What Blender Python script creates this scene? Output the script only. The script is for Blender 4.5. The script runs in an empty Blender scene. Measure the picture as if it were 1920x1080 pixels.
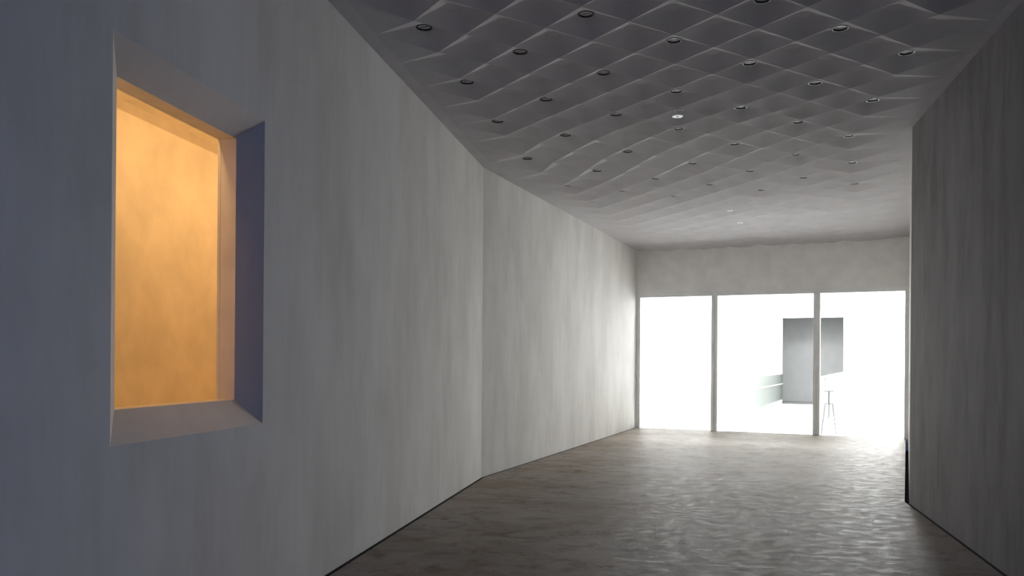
import bpy, bmesh, math, random
from mathutils import Vector, Matrix

scene = bpy.context.scene
COL = scene.collection
random.seed(7)

# ------------------------------------------------------------------ camera
F_PX, HORIZON, ROLL, EYE = 1600.0, 678.0, 0.0077, 1.6
cam_data = bpy.data.cameras.new('camera')
cam_data.sensor_width = 36.0
cam_data.lens = F_PX / 1920.0 * 36.0
cam_data.shift_y = (HORIZON - 540.0) / 1920.0
cam_data.clip_start = 0.05
cam_data.clip_end = 200.0
cam = bpy.data.objects.new('camera', cam_data)
cam.matrix_world = Matrix.Translation((0, 0, EYE)) @ Matrix.Rotation(math.pi / 2, 4, 'X') @ Matrix.Rotation(ROLL, 4, 'Z')
COL.objects.link(cam)
scene.camera = cam

# ------------------------------------------------------------------ world, light, exposure
world = bpy.data.worlds.new('dusk')
scene.world = world
world.use_nodes = True
bg = world.node_tree.nodes['Background']
bg.inputs['Color'].default_value = (0.06, 0.32, 1.0, 1)
bg.inputs['Strength'].default_value = 0.74

GLOW_LEFT, GLOW_RIGHT, GLOW_SIDE, HALL_FILL_POWER = 6.5, 15.0, 3.0, 9000.0      # strengths of the glowing panels and fill lamp added to the hall
NICHE_POWER, NICHE_FILL = 10.0, 14.0
scene.view_settings.view_transform = 'Standard'
scene.view_settings.look = 'None'
scene.view_settings.exposure = 0.42
scene.view_settings.gamma = 1.0
scene.view_settings.use_curve_mapping = False
scene.cycles.max_bounces = 16
scene.cycles.diffuse_bounces = 10
scene.cycles.glossy_bounces = 4
scene.cycles.transparent_max_bounces = 16

# ------------------------------------------------------------------ plan of the place
V2 = lambda x, y: Vector((x, y))
SEAM = V2(-0.413, 11.741)            # bend of the left wall
END_L = V2(3.037, 20.946)            # left foot of the glazed end
END_R = V2(8.535, 18.355)            # right foot of the glazed end
FOLD = V2(4.593, 9.836)              # bend of the right wall
NEAR_L = SEAM + V2(0.179, 1.0) * (-4.0 - SEAM.y)
NEAR_R = FOLD + V2(0.2425, 1.0) * (-4.0 - FOLD.y)
WALL_TOP = 4.75
U = (END_R - END_L).normalized()     # along the glazed end
VV = V2(-U.y, U.x)                   # into the bright hall
if VV.y < 0: VV = -VV
END_W = (END_R - END_L).length

# ceiling lattice: two border lines of nodes, straight rows of twelve half steps between them
TA, TM, TB = 10.5, 13.0, 15.5
LB = [V2(-0.7758, 6.549), V2(0.0679, 0.3322), V2(0.1063, 0.5157), V2(0.1914, 0.4783), V2(0.1248, 0.3296)]
RB = [V2(3.0225, 5.6888), V2(0.0738, 0.3463), V2(0.0883, 0.3724), V2(0.1501, 0.3415), V2(0.1449, 0.3396)]
RIDGE, APEX_OFF = 0.056, -0.10
T_FIRST, T_LAST = -7, 41
def clamp(x, a, b): return max(a, min(b, x))
def border(b, t):
    return b[0] + b[1] * min(t, TA) + b[2] * clamp(t - TA, 0, TM - TA) + b[3] * clamp(t - TM, 0, TB - TM) + b[4] * max(0, t - TB)
def plan(t, w):
    a, b = border(LB, t), border(RB, t)
    return a + (b - a) * (w / 12.0)
def ceil_z(t, w):
    u = clamp((w - 6) / 8, -1.2, 1.2) * 0.5 + 0.5
    l = 2.664 + clamp((t - 12) / 28, 0, 1) * 0.088
    r = 2.64 + clamp((t + 4) / 16, 0, 1) * 0.096 + clamp((t - 12) / 28, 0, 1) * 0.024
    return EYE + l + (r - l) * u
def tip_w(t, side):
    if side < 0: return -1 - clamp(0.504 + 0.026 * (t - 8), 0.1, 1.0)
    return 13 + clamp(0.6385 + 0.0271 * (t - 8), 0.1, 1.2)
def node(t, w):
    """ridge crossing; crossings beyond the coffers lie in the flat border"""
    if w < 0: w = tip_w(t, -1); low = 0
    elif w > 12: w = tip_w(t, 1); low = 0
    else: low = RIDGE if t > T_FIRST + 1 else 0
    p = plan(t, w)
    return Vector((p.x, p.y, ceil_z(t, w) - low))
def apex(t, w):
    ta = t + 1 + 2 * APEX_OFF
    p = plan(ta, w)
    return Vector((p.x, p.y, ceil_z(ta, w)))

# ------------------------------------------------------------------ materials
def new_mat(name):
    m = bpy.data.materials.new(name); m.use_nodes = True
    nt = m.node_tree
    return m, nt, nt.nodes['Principled BSDF']
def nd(nt, typ, **kw):
    n = nt.nodes.new(typ)
    for k, v in kw.items():
        if k in n.inputs: n.inputs[k].default_value = v
        else: setattr(n, k, v)
    return n
def coords(nt, scale, rot=0.0):
    tc = nd(nt, 'ShaderNodeTexCoord'); mp = nd(nt, 'ShaderNodeMapping')
    mp.inputs['Scale'].default_value = scale
    mp.inputs['Rotation'].default_value = (0, 0, rot)
    nt.links.new(tc.outputs['Object'], mp.inputs['Vector'])
    return mp.outputs['Vector']
def noise(nt, vec, scale, detail=4, rough=0.55, dist=0.0):
    n = nd(nt, 'ShaderNodeTexNoise', Scale=scale, Detail=detail, Roughness=rough, Distortion=dist)
    nt.links.new(vec, n.inputs['Vector']); return n.outputs['Fac']
def ramp(nt, fac, stops):
    r = nd(nt, 'ShaderNodeValToRGB'); e = r.color_ramp.elements
    while len(e) < len(stops): e.new(0.5)
    for k, (pos, c) in enumerate(stops):
        e[k].position = pos; e[k].color = (c[0], c[1], c[2], 1)
    nt.links.new(fac, r.inputs['Fac']); return r.outputs['Color']
def mixc(nt, fac, a, b, mode='MIX'):
    m = nd(nt, 'ShaderNodeMix'); m.data_type = 'RGBA'; m.blend_type = mode
    for sock, v in ((m.inputs['Factor'], fac), (m.inputs['A'], a), (m.inputs['B'], b)):
        pass
    ins = [i for i in m.inputs if i.type == 'RGBA']; fi = [i for i in m.inputs if i.type == 'VALUE'][0]
    for s, v in ((fi, fac), (ins[0], a), (ins[1], b)):
        if hasattr(v, 'links'): nt.links.new(v, s)
        else: s.default_value = v
    return [o for o in m.outputs if o.type == 'RGBA'][0]
def bump(nt, height, strength, dist, bsdf):
    b = nd(nt, 'ShaderNodeBump', Strength=strength, Distance=dist)
    nt.links.new(height, b.inputs['Height']); nt.links.new(b.outputs['Normal'], bsdf.inputs['Normal'])

def make_wall(name, base, dark, light):
    """lime washed concrete: brushed in vertical strokes, blotched"""
    m, nt, b = new_mat(name)
    s1 = noise(nt, coords(nt, (1, 1, 0.30)), 3.4, 9, 0.66, 0.0)
    s2 = noise(nt, coords(nt, (1, 1, 0.10)), 15.0, 4, 0.6)
    blotch = noise(nt, coords(nt, (1, 1, 0.45)), 1.1, 5, 0.55)
    c1 = ramp(nt, s1, [(0.33, dark), (0.50, base), (0.66, light)])
    c2 = ramp(nt, s2, [(0.32, tuple(x * 0.93 for x in base)), (0.62, tuple(x * 1.05 for x in base))])
    c = mixc(nt, 0.25, c1, c2)
    c3 = ramp(nt, blotch, [(0.34, (0.86, 0.85, 0.83)), (0.6, (1.04, 1.04, 1.04))])
    c = mixc(nt, 0.75, c, c3, 'MULTIPLY')
    nt.links.new(c, b.inputs['Base Color'])
    b.inputs['Roughness'].default_value = 0.8
    b.inputs['Specular IOR Level'].default_value = 0.25
    bump(nt, s2, 0.12, 0.01, b)
    return m
M = {}
M['wall'] = make_wall('limewashed_concrete', (0.84, 0.824, 0.80), (0.765, 0.743, 0.71), (0.865, 0.855, 0.84))
M['wall_right'] = make_wall('limewashed_concrete_shaded', (0.33, 0.322, 0.326), (0.225, 0.217, 0.215), (0.385, 0.38, 0.38))  # darker wash, deepened further to stand in for this wall's shade
def plain(name, col, rough=0.7, metal=0.0, spec=0.4, grain=0.0):
    m, nt, b = new_mat(name)
    b.inputs['Roughness'].default_value = rough
    b.inputs['Metallic'].default_value = metal
    b.inputs['Specular IOR Level'].default_value = spec
    n = noise(nt, coords(nt, (1, 1, 1)), 3.0, 3)
    lo = tuple(x * (1 - 0.05 - grain) for x in col); hi = tuple(min(1, x * (1 + 0.03 + grain)) for x in col)
    nt.links.new(ramp(nt, n, [(0.35, lo), (0.65, hi)]), b.inputs['Base Color'])
    return m
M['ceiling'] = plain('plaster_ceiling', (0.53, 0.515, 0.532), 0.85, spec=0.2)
M['lintel'] = plain('lintel_plaster', (0.91, 0.905, 0.89), 0.85, spec=0.2)
M['white'] = plain('hall_white', (0.82, 0.83, 0.83), 0.8, spec=0.2)
M['frame'] = plain('frame_paint', (0.90, 0.91, 0.90), 0.45)
M['parapet'] = plain('parapet_white', (0.74, 0.77, 0.75), 0.7)
M['hall_side'] = plain('hall_pale_grey', (0.60, 0.60, 0.60), 0.8, spec=0.2)
M['balustrade'] = plain('green_grey_panel_darkened', (0.085, 0.096, 0.088), 0.6)  # pale panel darkened in colour to offset the overbright hall light
M['rail'] = plain('grey_tube_darkened', (0.12, 0.128, 0.124), 0.5)  # white tubes darkened so the hall's glare does not swallow them
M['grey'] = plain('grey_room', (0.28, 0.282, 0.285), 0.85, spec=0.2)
M['dark'] = plain('black_trim', (0.018, 0.018, 0.016), 0.5)
M['trench'] = plain('gap_shade_black', (0.01, 0.01, 0.01), 0.9)  # black standing in for the shade inside the floor gaps
M['metal'] = plain('satin_metal', (0.72, 0.72, 0.74), 0.40, metal=0.3)
M['plate'] = plain('white_enamel', (0.85, 0.85, 0.86), 0.35)
M['niche'] = plain('warm_niche_plaster', (0.88, 0.82, 0.71), 0.85, spec=0.2, grain=0.03)

def make_floor():
    m, nt, b = new_mat('worn_concrete_floor')
    rot = 0.28
    big = noise(nt, coords(nt, (0.8, 1.1, 1), rot), 0.7, 7, 0.62)
    mid = noise(nt, coords(nt, (0.95, 1.2, 1), rot), 2.7, 11, 0.74, 0.9)
    worn = noise(nt, coords(nt, (1, 1.4, 1), rot), 6.0, 8, 0.75)
    fine = noise(nt, coords(nt, (1, 1.6, 1), rot), 34.0, 5, 0.7)
    c = ramp(nt, big, [(0.34, (0.31, 0.258, 0.205)), (0.5, (0.39, 0.345, 0.30)), (0.66, (0.425, 0.39, 0.36))])
    stain = ramp(nt, mid, [(0.36, (0.48, 0.41, 0.34)), (0.49, (0.94, 0.925, 0.91)), (0.70, (1.12, 1.11, 1.11))])
    c = mixc(nt, 0.8, c, stain, 'MULTIPLY')
    sp = ramp(nt, fine, [(0.40, (0.88, 0.87, 0.86)), (0.6, (1.05, 1.05, 1.05))])
    c = mixc(nt, 0.8, c, sp, 'MULTIPLY')
    # scuffs: short pale scratches
    vor = nd(nt, 'ShaderNodeTexVoronoi', Scale=5.0); vor.feature = 'DISTANCE_TO_EDGE'
    nt.links.new(coords(nt, (1.0, 0.35, 1), 0.9), vor.inputs['Vector'])
    sc = ramp(nt, vor.outputs['Distance'], [(0.0, (1, 1, 1)), (0.010, (0, 0, 0))])
    gate = ramp(nt, noise(nt, coords(nt, (1, 1, 1)), 3.0, 3), [(0.56, (0, 0, 0)), (0.66, (0.6, 0.6, 0.6))])
    c = mixc(nt, mixc(nt, 1.0, sc, gate, 'MULTIPLY'), c, (0.5, 0.48, 0.47, 1))
    nt.links.new(c, b.inputs['Base Color'])
    r = ramp(nt, worn, [(0.35, (0.66, 0.66, 0.66)), (0.65, (0.40, 0.40, 0.40))])
    nt.links.new(r, b.inputs['Roughness'])
    b.inputs['Specular IOR Level'].default_value = 0.05
    h = noise(nt, coords(nt, (1, 1, 1)), 24.0, 9, 0.72)
    bump(nt, h, 0.4, 0.012, b)
    return m
M['floor'] = make_floor()

def make_glass():
    m = bpy.data.materials.new('clear_glass'); m.use_nodes = True
    nt = m.node_tree; nt.nodes.clear()
    o = nd(nt, 'ShaderNodeOutputMaterial'); mx = nd(nt, 'ShaderNodeMixShader')
    t = nd(nt, 'ShaderNodeBsdfTransparent'); t.inputs['Color'].default_value = (0.975, 0.985, 0.98, 1)
    g = nd(nt, 'ShaderNodeBsdfGlossy', Roughness=0.02)
    fr = nd(nt, 'ShaderNodeFresnel', IOR=1.35)
    nt.links.new(fr.outputs[0], mx.inputs[0]); nt.links.new(t.outputs[0], mx.inputs[1]); nt.links.new(g.outputs[0], mx.inputs[2])
    nt.links.new(mx.outputs[0], o.inputs[0])
    return m
M['glass'] = make_glass()

# ------------------------------------------------------------------ helpers
def mesh_obj(name, verts, faces, mat, parent=None, smooth=False):
    me = bpy.data.meshes.new(name); me.from_pydata([tuple(v) for v in verts], [], faces)
    me.materials.append(M[mat]); me.update()
    if smooth:
        for p in me.polygons: p.use_smooth = True
    o = bpy.data.objects.new(name, me); COL.objects.link(o); o.parent = parent
    return o
def tag(o, label=None, cat=None, group=None, kind=None):
    if label: o['label'] = label
    if cat: o['category'] = cat
    if group: o['group'] = group
    if kind: o['kind'] = kind
    return o
def empty(name, loc=(0, 0, 0), rz=0.0, parent=None):
    o = bpy.data.objects.new(name, None); COL.objects.link(o)
    o.location = loc; o.rotation_euler = (0, 0, rz); o.parent = parent
    return o
def prism(poly, z0, z1):
    """vertical prism on a plan polygon (list of 2D points)"""
    area = sum(poly[i].x * poly[(i + 1) % len(poly)].y - poly[(i + 1) % len(poly)].x * poly[i].y for i in range(len(poly)))
    if area < 0: poly = poly[::-1]
    n = len(poly)
    v = [(p.x, p.y, z0) for p in poly] + [(p.x, p.y, z1) for p in poly]
    f = [tuple(range(n - 1, -1, -1)), tuple(range(n, 2 * n))] + [(i, (i + 1) % n, n + (i + 1) % n, n + i) for i in range(n)]
    return v, f
def join(parts):
    V, Fc = [], []
    for v, f in parts:
        k = len(V); V += v; Fc += [tuple(i + k for i in q) for q in f]
    return V, Fc
def bevel_obj(o, w, seg=2):
    m = o.modifiers.new('bevel', 'BEVEL'); m.width = w; m.segments = seg; m.limit_method = 'ANGLE'
    return o
def bar(a, b, w):
    """square bar between two 3D points"""
    a, b = Vector(a), Vector(b); d = (b - a).normalized()
    x = d.cross(Vector((0, 0, 1)))
    if x.length < 1e-3: x = Vector((1, 0, 0))
    x.normalize(); y = d.cross(x)
    n = 8; v = []; f = []
    for p in (a, b):
        for k in range(n):
            q = 2 * math.pi * k / n
            v.append(p + (x * math.cos(q) + y * math.sin(q)) * w / 2)
    f = [tuple(range(n)), tuple(range(2 * n - 1, n - 1, -1))] + [(k, k + n, (k + 1) % n + n, (k + 1) % n) for k in range(n)]
    return v, f
def H(u, v): return END_L + U * u + VV * v          # hall coordinates -> plan
def hbox(u0, u1, v0, v1, z0, z1):
    return prism([H(u0, v0), H(u1, v0), H(u1, v1), H(u0, v1)], z0, z1)

# ------------------------------------------------------------------ floor
def offset_in(p, q, d):      # move the line p-q by d to its right
    n = (q - p).normalized(); n = V2(n.y, -n.x); return p + n * d, q + n * d
def isect(a, b, c, d):
    r, s = b - a, d - c; t = ((c - a).x * s.y - (c - a).y * s.x) / (r.x * s.y - r.y * s.x); return a + r * t
l1 = offset_in(NEAR_L, SEAM, 0.035); l2 = offset_in(SEAM, END_L, 0.028)
r1 = offset_in(FOLD, NEAR_R, 0.03); r2 = offset_in(END_R, FOLD, 0.050)
e0, e1 = END_L + VV * 0.2, END_R + VV * 0.2
poly = [l1[0], isect(*l1, *l2), isect(*l2, e0, e1), isect(*r2, e0, e1), isect(*r2, *r1), r1[1]]
fl = mesh_obj('floor', *prism(poly, -0.12, 0.0), 'floor')
tag(fl, 'worn brown-grey concrete floor with stains and scuffs', kind='structure')
tr = mesh_obj('trench_bed', *prism([NEAR_L + V2(-0.1, 0), SEAM + V2(-0.1, 0.05), END_L + V2(-.1, 0.05), END_R + V2(.1, 0.05), FOLD + V2(.1, 0), NEAR_R + V2(.1, 0)], -0.30, -0.26), 'trench', fl)

def shade_strip(a, b, side):
    d = (b - a).normalized(); n = V2(-d.y, d.x) * side
    mesh_obj('gap_shade_strip', *prism([a, b, b + n * 0.15, a + n * 0.15], -0.28, -0.001), 'trench', fl)  # black strip put in so the lit gap still looks shaded
shade_strip(NEAR_L, SEAM, 1); shade_strip(SEAM, END_L, 1); shade_strip(NEAR_R, FOLD, -1); shade_strip(FOLD, END_R, -1)

# ------------------------------------------------------------------ corridor walls
D1 = (SEAM - NEAR_L).normalized(); N1 = V2(-D1.y, D1.x)     # along the near left wall / out of the corridor
def W(s, dep): return SEAM + D1 * s + N1 * dep
OUT_S, OUT_Z = (-7.994, -6.500), (1.20, 3.095)
INN_S, INN_Z, INN_D = (-7.823, -6.673), (1.356, 2.942), 0.10
BACK_D = 0.20
S0 = -(SEAM - NEAR_L).length
def w3(s, dep, z):
    p = W(s, dep); return (p.x, p.y, z)
wl = []
for sa, sb, za, zb in ((S0, OUT_S[0], 0.0, WALL_TOP), (OUT_S[1], 0.0, 0.0, WALL_TOP), (OUT_S[0], OUT_S[1], 0.0, OUT_Z[0]), (OUT_S[0], OUT_S[1], OUT_Z[1], WALL_TOP)):
    wl.append(([w3(sa, 0, za), w3(sb, 0, za), w3(sb, 0, zb), w3(sa, 0, zb)], [(0, 1, 2, 3)]))
# back face of the wall with the straight opening
for sa, sb, za, zb in ((S0, INN_S[0], -0.28, WALL_TOP), (INN_S[1], 0.0, -0.28, WALL_TOP), (INN_S[0], INN_S[1], -0.28, INN_Z[0]), (INN_S[0], INN_S[1], INN_Z[1], WALL_TOP)):
    wl.append(([w3(sa, BACK_D, za), w3(sb, BACK_D, za), w3(sb, BACK_D, zb), w3(sa, BACK_D, zb)], [(3, 2, 1, 0)]))
wall_l = mesh_obj('wall_left_near', *join(wl), 'wall')
tag(wall_l, 'limewashed grey wall with a splayed window opening onto a warm lit niche', kind='structure')
# splayed surround: four faces, each its own piece
oc = [w3(OUT_S[0], 0, OUT_Z[0]), w3(OUT_S[1], 0, OUT_Z[0]), w3(OUT_S[1], 0, OUT_Z[1]), w3(OUT_S[0], 0, OUT_Z[1])]
ic = [w3(INN_S[0], INN_D, INN_Z[0]), w3(INN_S[1], INN_D, INN_Z[0]), w3(INN_S[1], INN_D, INN_Z[1]), w3(INN_S[0], INN_D, INN_Z[1])]
bc = [w3(INN_S[0], BACK_D, INN_Z[0]), w3(INN_S[1], BACK_D, INN_Z[0]), w3(INN_S[1], BACK_D, INN_Z[1]), w3(INN_S[0], BACK_D, INN_Z[1])]
M['reveal'] = make_wall('smooth_reveal_plaster', (0.80, 0.77, 0.735), (0.79, 0.76, 0.725), (0.81, 0.78, 0.745))
for k, nm in enumerate(('splayed_sill', 'splayed_jamb', 'splayed_head', 'splayed_jamb')):
    j = (k + 1) % 4
    mesh_obj(nm, [oc[k], oc[j], ic[j], ic[k]], [(0, 1, 2, 3)], 'reveal', wall_l)
for k, nm in enumerate(('opening_sill', 'opening_jamb', 'opening_head', 'opening_jamb')):
    j = (k + 1) % 4
    mesh_obj(nm, [ic[k], ic[j], bc[j], bc[k]], [(0, 1, 2, 3)], 'niche', wall_l)

def wall_seg(name, a, b, th, label, mat='wall', z0=0.0, z1=WALL_TOP, ext=(0, 0)):
    d = (b - a).normalized(); n = V2(-d.y, d.x) * th
    a = a - d * ext[0]; b = b + d * ext[1]
    o = mesh_obj(name, *prism([a, b, b + n, a + n], z0, z1), mat)
    return tag(o, label, kind='structure')
wall_seg('wall_left_far', SEAM, END_L, 0.25, 'limewashed pale grey wall between the bend and the glazed end', ext=(0, 0.0))
wall_seg('wall_right_near', NEAR_R, FOLD, -0.25, 'limewashed wall along the right side of the passage, its shade deepened in the colour', 'wall_right')
wall_seg('wall_right_far', FOLD, END_R, -0.25, 'wall seen edge-on beyond the bend, with a black gap at its foot')

# ------------------------------------------------------------------ niche behind the splayed opening
NB = 1.00; NS = (-9.6, -3.6); NC = 3.18
def nbox(sa, sb, da, db, za, zb): return prism([W(sa, da), W(sb, da), W(sb, db), W(sa, db)], za, zb)
nw = mesh_obj('wall_niche', *join([nbox(NS[0], NS[1], NB, NB + 0.1, 0, 4.45),
                                     nbox(NS[0] - 0.1, NS[0], BACK_D, NB + 0.1, 0, 4.45), nbox(NS[1], NS[1] + 0.1, BACK_D, NB + 0.1, 0, 4.45),
                                     nbox(NS[0], NS[1], BACK_D + .002, BACK_D + 0.02, 0.0, INN_Z[0]), nbox(NS[0], NS[1], BACK_D + .002, BACK_D + 0.02, INN_Z[1], 4.45),
                                     nbox(NS[0], INN_S[0], BACK_D + .002, BACK_D + 0.02, INN_Z[0], INN_Z[1]), nbox(INN_S[1], NS[1], BACK_D + .002, BACK_D + 0.02, INN_Z[0], INN_Z[1])]), 'niche')
tag(nw, 'warm orange-lit plaster wall seen through the splayed opening', kind='structure')
nfl = mesh_obj('floor_niche', *nbox(NS[0], NS[1], BACK_D, NB, -0.1, 0.0), 'niche'); tag(nfl, kind='structure')
nce = mesh_obj('ceiling_niche', *join([nbox(NS[0], NS[1], BACK_D, 0.80, NC, NC + 0.05), nbox(NS[0], NS[1], BACK_D, NB + .1, 4.45, 4.5)]), 'niche')
tag(nce, 'dropped ceiling of the niche, stopping short of its back wall', kind='structure')
cove = empty('cove_lamp', (0, 0, 0))
tag(cove, 'hidden warm strip lamp washing the niche wall from above', 'lamp')
mesh_obj('lamp_housing', *nbox(NS[0] + 0.3, NS[1] - 0.3, 0.81, 0.99, 4.27, 4.31), 'plate', cove)
la = bpy.data.lights.new('cove_light', 'AREA'); la.shape = 'RECTANGLE'; la.size = NS[1] - NS[0] - 0.7; la.size_y = 0.16
la.color = (1.0, 0.66, 0.36); la.energy = NICHE_POWER
lo = bpy.data.objects.new('cove_light', la); COL.objects.link(lo)
c = W((NS[0] + NS[1]) / 2, 0.90); lo.location = (c.x, c.y, 4.26); lo.rotation_euler = (0, 0, math.atan2(D1.y, D1.x)); lo.parent = cove

# added fill strip above the opening, evening out the light in the niche
fill_root = empty('niche_fill_strip'); tag(fill_root, 'added unseen fill strip above the splayed opening, brightening the niche wall', 'lamp')
mesh_obj('lamp_housing', *nbox(NS[0] + 0.3, NS[1] - 0.3, BACK_D + 0.03, BACK_D + 0.10, 3.12, 3.17), 'plate', fill_root)
lb = bpy.data.lights.new('niche_fill_light', 'AREA'); lb.shape = 'RECTANGLE'; lb.size = NS[1] - NS[0] - 0.7; lb.size_y = 0.06
lb.color = (1.0, 0.60, 0.25); lb.energy = NICHE_FILL
lq = bpy.data.objects.new('niche_fill_light', lb); COL.objects.link(lq)
c = W((NS[0] + NS[1]) / 2, BACK_D + 0.065)
ax, bk = Vector((D1.x, D1.y, 0)), Vector((N1.x, N1.y, 0))
aim = (bk * 0.6 + Vector((0, 0, -0.8))).normalized(); zax = -aim; yax = zax.cross(ax).normalized()
mt = Matrix((ax, yax, zax)).transposed().to_4x4(); mt.translation = Vector((c.x, c.y, 3.105)); lq.matrix_world = mt; lq.parent = fill_root

# ------------------------------------------------------------------ coffered ceiling
ceiling = empty('ceiling')
tag(ceiling, 'white ceiling folded into rows of shallow diamond coffers', kind='structure')
CLIP_CO = H(0, 0.10); CLIP_CO = Vector((CLIP_CO.x, CLIP_CO.y, 0)); CLIP_NO = Vector((VV.x, VV.y, 0))
def ceil_piece(name, verts, faces, soft=()):
    if all((v - CLIP_CO).dot(CLIP_NO) > 0 for v in verts): return None
    bm = bmesh.new(); vs = [bm.verts.new(v) for v in verts]
    for k, f in enumerate(faces):
        bm.faces.new([vs[i] for i in f]).smooth = k in soft
    bm.normal_update()
    for f in bm.faces:
        if f.normal.z > 0: f.normal_flip()
    if any((v - CLIP_CO).dot(CLIP_NO) > 0 for v in verts):
        bmesh.ops.bisect_plane(bm, geom=bm.verts[:] + bm.edges[:] + bm.faces[:], plane_co=CLIP_CO, plane_no=CLIP_NO, clear_outer=True)
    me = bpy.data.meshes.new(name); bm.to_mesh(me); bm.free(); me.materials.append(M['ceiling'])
    o = bpy.data.objects.new(name, me); COL.objects.link(o); o.parent = ceiling
    return o
RD, NR = 0.062, 16
def project(p):
    x = F_PX * p.x / p.y; y = -F_PX * (p.z - EYE) / p.y; c, s = math.cos(ROLL), math.sin(ROLL)
    return 960 + c * x - s * y, HORIZON + s * x + c * y
lights, all_cells = [], {}
for t in range(T_FIRST, T_LAST + 1):
    for w in range(0, 13):
        if (t - w) % 2: continue
        A, Lf, R, Fr = node(t, w), node(t + 1, w - 1), node(t + 1, w + 1), node(t + 2, w)
        P = apex(t, w)
        i, j = (t + w) // 2, (t - w) // 2
        x, y = project(P)
        lit = i % 2 == 0 and j % 2 == 0 and -40 < x < 1960 and -70 < y and t <= 20
        # ring of the flat seat around the apex, corners in order A, R, F, L
        ring = [P + Vector((math.cos(a), math.sin(a), 0)) * RD for a in [2 * math.pi * k / NR for k in range(NR)]]
        ca = [math.atan2((q - P).y, (q - P).x) for q in (A, R, Fr, Lf)]
        verts = ring + [A, R, Fr, Lf]
        own = []
        for k in range(NR):
            a = 2 * math.pi * k / NR
            own.append(min(range(4), key=lambda q: abs((a - ca[q] + math.pi) % (2 * math.pi) - math.pi)))
        faces = []; soft = set()
        for k in range(NR):
            k2 = (k + 1) % NR
            if own[k] != 0: soft.add(len(faces))
            faces.append((k, k2, NR + own[k]))
            if own[k2] != own[k]:
                if own[k] != 0 and own[k2] != 0: soft.add(len(faces))      # the broad far side is one soft plane
                faces.append((k2, NR + own[k2], NR + own[k]))
        if not lit: faces.append(tuple(range(NR)))
        o = ceil_piece('coffer_panel', verts, faces, soft)
        all_cells[(i, j)] = P
        if lit and o: lights.append((t, w, P))
# half coffers and flat border along both walls
def wall_hit(t, side):
    a, b = border(LB, t), border(RB, t); d = (b - a).normalized()
    if side < 0:
        p = isect(a, b, NEAR_L, SEAM)
        if (p - SEAM).dot(D1) > 0: p = isect(a, b, SEAM, END_L)
        return p - d * 0.12
    p = isect(a, b, NEAR_R, FOLD)
    if p.y > FOLD.y: p = isect(a, b, FOLD, END_R)
    return p + d * 0.12
for side in (-1, 1):
    wn, wi = (-1, 0) if side < 0 else (13, 12)
    V, Fc = [], []
    ts = list(range(T_FIRST, T_LAST + 3, 2))
    for t in ts:
        q = node(t, wn); h = wall_hit(t, side); V += [q, Vector((h.x, h.y, q.z))]
    for k, t in enumerate(ts[:-1]):
        ceil_piece('half_coffer_panel', [node(t, wn), node(t + 1, wi), node(t + 2, wn)], [(0, 1, 2)])
        Fc.append((2 * k, 2 * k + 1, 2 * k + 3, 2 * k + 2))
    ceil_piece('border_strip', V, Fc)
# flat field overhead behind the first row
zz = ceil_z(T_FIRST, 6)
row = [node(T_FIRST, -1)] + [node(T_FIRST + (w % 2 == 0) * 1, w) for w in range(0, 13)] + [node(T_FIRST, 13)]
hl, hr = wall_hit(T_FIRST, -1), wall_hit(T_FIRST, 1)
front = [Vector((hl.x, hl.y, row[0].z))] + row + [Vector((hr.x, hr.y, row[-1].z))]
backz = zz
V = front + [Vector((NEAR_L.x - 0.2 + (NEAR_R.x - NEAR_L.x + 0.4) * k / (len(front) - 1), -4.0, backz)) for k in range(len(front))]
n = len(front)
ceil_piece('flat_field', V, [(k, k + 1, n + k + 1, n + k) for k in range(n - 1)])

# ------------------------------------------------------------------ glazed end
HEAD = 3.29
end = mesh_obj('wall_end', *join([hbox(0.0, END_W, 0.0, 0.30, HEAD, WALL_TOP),
                                    hbox(-11.0, -0.001, 0.0, 0.30, -3.4, 7.4), hbox(END_W + 0.001, 14.0, 0.0, 0.30, -3.4, 7.4),
                                    hbox(-0.001, END_W + 0.001, 0.0, 0.30, WALL_TOP, 7.4), hbox(-0.001, END_W + 0.001, 0.12, 0.30, -3.4, -0.30)]), 'lintel')
tag(end, 'plain grey-white lintel wall above the glazed end', kind='structure')
win = empty('window_1', (0, 0, 0))
tag(win, 'white framed glazed end screen of three bays reaching the floor', kind='structure')
FD0, FD1 = 0.03, 0.15
MUL = (1.90, 4.19)
def frame(name, *a): return bevel_obj(mesh_obj(name, *hbox(*a), 'frame', win), 0.008)
frame('head_rail', 0.0, END_W, FD0 - 0.015, FD1, HEAD - 0.10, HEAD)
frame('jamb', 0.0, 0.095, FD0, FD1, 0.0, HEAD - 0.10)
frame('jamb', END_W - 0.085, END_W, FD0, FD1, 0.0, HEAD - 0.10)
for m_ in MUL:
    frame('mullion', m_ - 0.068, m_ + 0.002, FD0, FD1, 0.0, HEAD - 0.10)
    frame('mullion', m_ + 0.006, m_ + 0.076, FD0 + 0.015, FD1, 0.0, HEAD - 0.10)
for ua, ub in ((0.095, MUL[0] - 0.068), (MUL[0] + 0.076, MUL[1] - 0.068), (MUL[1] + 0.076, END_W - 0.085)):
    mesh_obj('glass_pane', *hbox(ua, ub, 0.085, 0.097, 0.0, HEAD - 0.10), 'glass', win)

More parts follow.
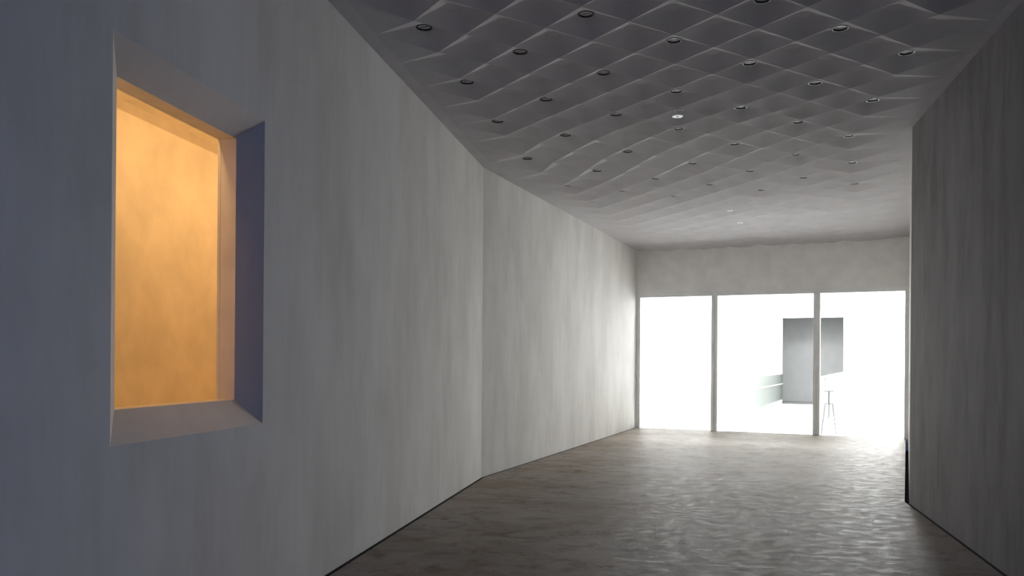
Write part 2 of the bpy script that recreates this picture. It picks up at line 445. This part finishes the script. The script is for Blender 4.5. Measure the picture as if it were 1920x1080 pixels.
# ------------------------------------------------------------------ bright hall beyond
HV = 15.18; HZ0, HZ1 = -3.2, 7.2
DU = (1.40, 3.70); DZ = 3.42
hall = mesh_obj('wall_hall_back', *join([hbox(-11, DU[0], HV, HV + 0.25, HZ0, HZ1), hbox(DU[1], 14, HV, HV + 0.25, HZ0, HZ1),
                                           hbox(DU[0], DU[1], HV, HV + 0.25, DZ, HZ1), hbox(DU[0], DU[1], HV, HV + 0.25, HZ0, -0.02)]), 'white')
tag(hall, 'white back wall of the bright hall with a grey doorway', kind='structure')
tag(mesh_obj('wall_hall_left', *hbox(-11.25, -11, 0.3, HV + .25, HZ0, HZ1), 'hall_side'), 'pale left wall of the bright hall', kind='structure')
tag(mesh_obj('wall_hall_right', *hbox(14, 14.25, 0.3, HV + .25, HZ0, HZ1), 'hall_side'), 'pale right wall of the bright hall', kind='structure')
tag(mesh_obj('floor_hall', *hbox(-11.2, 14.2, 0.3, HV, HZ0 - 0.2, HZ0), 'hall_side'), 'pale floor of the bright hall, one storey down', kind='structure')
tag(mesh_obj('ceiling_hall', *hbox(-11.2, 14.2, 0.0, HV + .25, HZ1, HZ1 + 0.2), 'hall_side'), 'pale ceiling of the bright hall', kind='structure')
sk = bpy.data.lights.new('hall_fill_light', 'AREA'); sk.shape = 'RECTANGLE'; sk.size = 22.0; sk.size_y = 4.6  # fill lamp added under the hall ceiling to brighten the passage end
sk.color = (0.985, 0.99, 0.99); sk.energy = HALL_FILL_POWER
so = bpy.data.objects.new('hall_fill_light', sk); COL.objects.link(so)
c = H(1.5, 2.8); so.location = (c.x, c.y, HZ1 - 0.05); so.rotation_euler = (0, 0, math.atan2(U.y, U.x))
# glowing panels added on the hall walls to light the passage through the glass
def glow_mat(name, strength):
    m = bpy.data.materials.new(name); m.use_nodes = True
    nt = m.node_tree; nt.nodes.clear()
    o = nd(nt, 'ShaderNodeOutputMaterial'); e = nd(nt, 'ShaderNodeEmission', Strength=strength)
    e.inputs['Color'].default_value = (0.985, 0.985, 0.985, 1)
    nt.links.new(e.outputs[0], o.inputs[0]); M[name] = m
glow_mat('hall_glow', GLOW_LEFT); glow_mat('hall_glow_bright', GLOW_RIGHT); glow_mat('hall_glow_side', GLOW_SIDE)
def glow_panel(name, pts, mat, label):
    r = empty(name); tag(r, label, kind='structure')
    mesh_obj('glow_sheet', [(p.x, p.y, z) for p, z in pts], [(0, 1, 2, 3)], mat, r)
def vquad(a, b, z0, z1): return [(a, z0), (b, z0), (b, z1), (a, z1)]
glow_panel('hall_glow_panel_left', vquad(H(-10.8, HV - 0.02), H(1.15, HV - 0.02), -3.0, 7.0), 'hall_glow', 'added glowing panel left of the far doorway')
glow_panel('hall_glow_panel_right', vquad(H(3.95, HV - 0.02), H(8.8, HV - 0.02), -3.0, 7.0), 'hall_glow_bright', 'added glowing panel right of the far doorway')
glow_panel('hall_glow_panel_side', vquad(H(13.98, HV - 0.3), H(13.98, 1.5), -3.0, 7.0), 'hall_glow_side', 'added glowing panel along the right wall of the hall')

# bridge from the glazed end to the doorway
def B(u, v): return H(u - 0.50 * (v - 0.2) / (HV - 0.2), v)       # the bridge runs slightly askew
def bbox(u0, u1, v0, v1, z0, z1): return prism([B(u0, v0), B(u1, v0), B(u1, v1), B(u0, v1)], z0, z1)
tag(mesh_obj('floor_bridge', *join([bbox(MUL[0] - 0.05, MUL[1] + 0.05, 0.9, HV, -0.35, -0.004), hbox(-0.3, END_W + 0.3, 0.15, 0.9, -0.35, -0.004)]), 'white'),
    'white bridge deck running from the glass to the doorway', kind='structure')
def parapet(u, th, label, name='bridge_parapet'):
    r = empty(name, (B(u, 0.6).x, B(u, 0.6).y, 0)); off = Vector((-r.location.x, -r.location.y, 0))
    def part(nm, vf, mat='parapet'):
        v, f = vf; return mesh_obj(nm, [Vector(q) + off for q in v], f, mat, r)
    tag(r, label, 'parapet', 'parapets of the white bridge')
    va, vb = 0.32, HV - 0.02
    part('panel', bbox(u + 0.028, u + th - 0.028, va + 0.06, vb, 0.18, 1.18), 'balustrade')
    part('end_post', bbox(u - 0.015, u + th + 0.015, va, va + 0.06, 0.0, 1.27))
    part('top_rail', bbox(u + 0.028, u + th - 0.028, va, vb, 1.270, 1.310))
    side = u + th - 0.028 if u < 3 else u + 0.028
    part('mid_rail', bbox(side - 0.012, side + 0.012, va + 0.06, vb, 0.79, 0.82))
    k = 0
    v = va + 0.05
    while v < vb - 0.3:
        part('spacer_block', bbox(u + th / 2 - 0.010, u + th / 2 + 0.010, v, v + 0.32, 1.18, 1.270)); v += 1.15
    v = va + 0.3
    while v < vb - 0.2:
        part('base_post', bbox(u + 0.01, u + th - 0.01, v, v + 0.14, 0.0, 0.18)); v += 0.48
    return r
parapet(MUL[0] - 0.02, 0.09, 'long white parapet on the left side of the bridge beyond the glass')
parapet(MUL[1] + 0.02, 0.09, 'white parapet with slots under its rail on the right side of the bridge')

# grey room behind the doorway
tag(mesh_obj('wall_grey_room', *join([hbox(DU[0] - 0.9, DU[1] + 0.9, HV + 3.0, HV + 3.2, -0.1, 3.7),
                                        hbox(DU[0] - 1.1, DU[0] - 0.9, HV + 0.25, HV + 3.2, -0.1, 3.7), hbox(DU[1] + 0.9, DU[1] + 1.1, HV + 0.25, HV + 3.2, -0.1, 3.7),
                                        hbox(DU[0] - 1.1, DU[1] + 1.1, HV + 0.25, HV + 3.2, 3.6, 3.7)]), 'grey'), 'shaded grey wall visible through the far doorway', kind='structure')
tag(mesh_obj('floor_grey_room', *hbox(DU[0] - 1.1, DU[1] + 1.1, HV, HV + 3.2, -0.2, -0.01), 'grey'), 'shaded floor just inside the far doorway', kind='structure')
door = empty('door_1'); tag(door, 'white surround of the far grey doorway', kind='structure')
for nm, a in (('door_head', (DU[0] - 0.1, DU[1] + 0.1, HV - 0.03, HV + 0.25, DZ, DZ + 0.10)), ('door_jamb', (DU[0] - 0.06, DU[0], HV - 0.02, HV + 0.25, 0.0, DZ)), ('door_jamb', (DU[1], DU[1] + 0.06, HV - 0.02, HV + 0.25, 0.0, DZ))):
    mesh_obj(nm, *hbox(*a), 'white', door)

# stair handrail seen through the left bay
stair = empty('stair_handrail'); tag(stair, 'thin white stair handrail slanting down beyond the left glass pane', 'handrail')
a, b = Vector((4.13, 25.0, 0.85)), Vector((4.66, 23.5, -0.9))
mesh_obj('top_rail', *join([bar(a, b, 0.045), bar(a, a + Vector((-0.25, 0.06, 0.0)), 0.045)]), 'rail', stair)
mesh_obj('lower_rail', *bar(a + Vector((-0.1, 0, -0.25)), b + Vector((-0.1, 0, -0.25)), 0.03), 'rail', stair)
mesh_obj('newel_post', *bar(a + Vector((-0.25, 0.06, 0.02)), Vector((a.x - 0.25, a.y + 0.06, HZ0)), 0.05), 'rail', stair)
mesh_obj('newel_post', *bar(b + Vector((0, 0, 0.02)), Vector((b.x, b.y, HZ0)), 0.05), 'rail', stair)
# small stand just beyond the right-hand mullion
stand = empty('folding_stand', (7.19, 19.34, 0.0), -0.36); tag(stand, 'low white frame stand with a T-shaped top beyond the right glass pane', 'stand')
for sx in (-1, 1):
    mesh_obj('leg', *bar((sx * 0.16, 0, 0.0), (sx * 0.078, 0, 0.70), 0.022), 'rail', stand)
mesh_obj('crosspiece', *bar((-0.085, 0, 0.70), (0.085, 0, 0.70), 0.022), 'rail', stand)
mesh_obj('rear_leg', *bar((0.0, 0.22, 0.0), (0.0, 0.02, 0.70), 0.022), 'rail', stand)
mesh_obj('post', *bar((0.0, 0, 0.70), (0.0, 0, 0.98), 0.035), 'rail', stand)
mesh_obj('top_bar', *bar((-0.10, 0, 0.985), (0.10, 0, 0.985), 0.02), 'rail', stand)

# ------------------------------------------------------------------ downlights in the coffers
def annulus(ro, ri, z0, z1, n=28):
    v = []; f = []
    for r, z in ((ro, z0), (ri, z0), (ri, z1), (ro, z1)):
        v += [(r * math.cos(2 * math.pi * k / n), r * math.sin(2 * math.pi * k / n), z) for k in range(n)]
    for k in range(n):
        k2 = (k + 1) % n
        for a in range(4):
            b = (a + 1) % 4
            f.append((a * n + k, a * n + k2, b * n + k2, b * n + k))
    return v, f
def disc(r, z0, z1, n=28):
    return prism([V2(r * math.cos(2 * math.pi * k / n), r * math.sin(2 * math.pi * k / n)) for k in range(n)], z0, z1)
def rbox(x, y, z0, z1): return prism([V2(-x, -y), V2(x, -y), V2(x, y), V2(-x, y)], z0, z1)
ORD = ['first', 'second', 'third', 'fourth', 'fifth', 'sixth', 'seventh', 'eighth', 'ninth', 'tenth', 'eleventh', 'twelfth', 'thirteenth', 'fourteenth']
rows = {}
for t, w, P in lights: rows.setdefault(t, []).append((w, P))
proto = None
for ri, t in enumerate(sorted(rows)):
    for ci, (w, P) in enumerate(sorted(rows[t], key=lambda q: q[0])):
        d = border(RB, t) - border(LB, t); rz = math.atan2(d.y, d.x)
        if proto is None:
            root = empty('downlight', P, rz)
            mesh_obj('trim_ring', *annulus(0.066, 0.054, -0.006, 0.030), 'dark', root)
            fc = mesh_obj('lens_disc', *disc(0.050, 0.004, 0.016), 'metal', root)
            mesh_obj('slot', *rbox(0.034, 0.0055, 0.002, 0.010), 'dark', fc)
            mesh_obj('housing', *disc(0.0655, 0.0302, 0.09), 'dark', root)
            proto = root
        else:
            root = proto.copy(); COL.objects.link(root); root.location = P; root.rotation_euler = (0, 0, rz)
            for ch in proto.children:
                c_ = ch.copy(); COL.objects.link(c_); c_.parent = root
                for g in ch.children:
                    e_ = g.copy(); COL.objects.link(e_); e_.parent = c_
        tag(root, f'round slotted downlight, {ORD[ci]} from left in the {ORD[ri]} ceiling row from the viewer', 'ceiling light', 'round downlights in the coffered ceiling')

# sprinkler cover plates hanging a little below their coffers
def sprinkler(P, drop, r, label):
    s = empty('sprinkler', P); tag(s, label, 'sprinkler', 'sprinklers in the coffered ceiling')
    mesh_obj('recess_ring', *annulus(0.058, 0.050, -0.003, 0.006), 'dark', s)
    mesh_obj('stem', *disc(0.005, -drop, 0.004, 8), 'plate', s)
    pl = mesh_obj('cover_plate', *annulus(r, 0.013, -drop - 0.008, -drop), 'plate', s)
    mesh_obj('nozzle', *disc(0.013, -drop - 0.010, -drop - 0.001, 12), 'dark', pl)
sprinkler(all_cells[(7, 1)], 0.055, 0.056, 'white round sprinkler plate hanging below the middle of the near ceiling')
def nearest(px, py):
    return min(all_cells.values(), key=lambda P: (project(P)[0] - px) ** 2 + 9 * (project(P)[1] - py) ** 2)
sprinkler(nearest(1370, 384), 0.05, 0.045, 'small white sprinkler ring with dark centre on the far pale ceiling')
sprinkler(nearest(1390, 410), 0.05, 0.055, 'small white sprinkler disc nearest the glazed end')
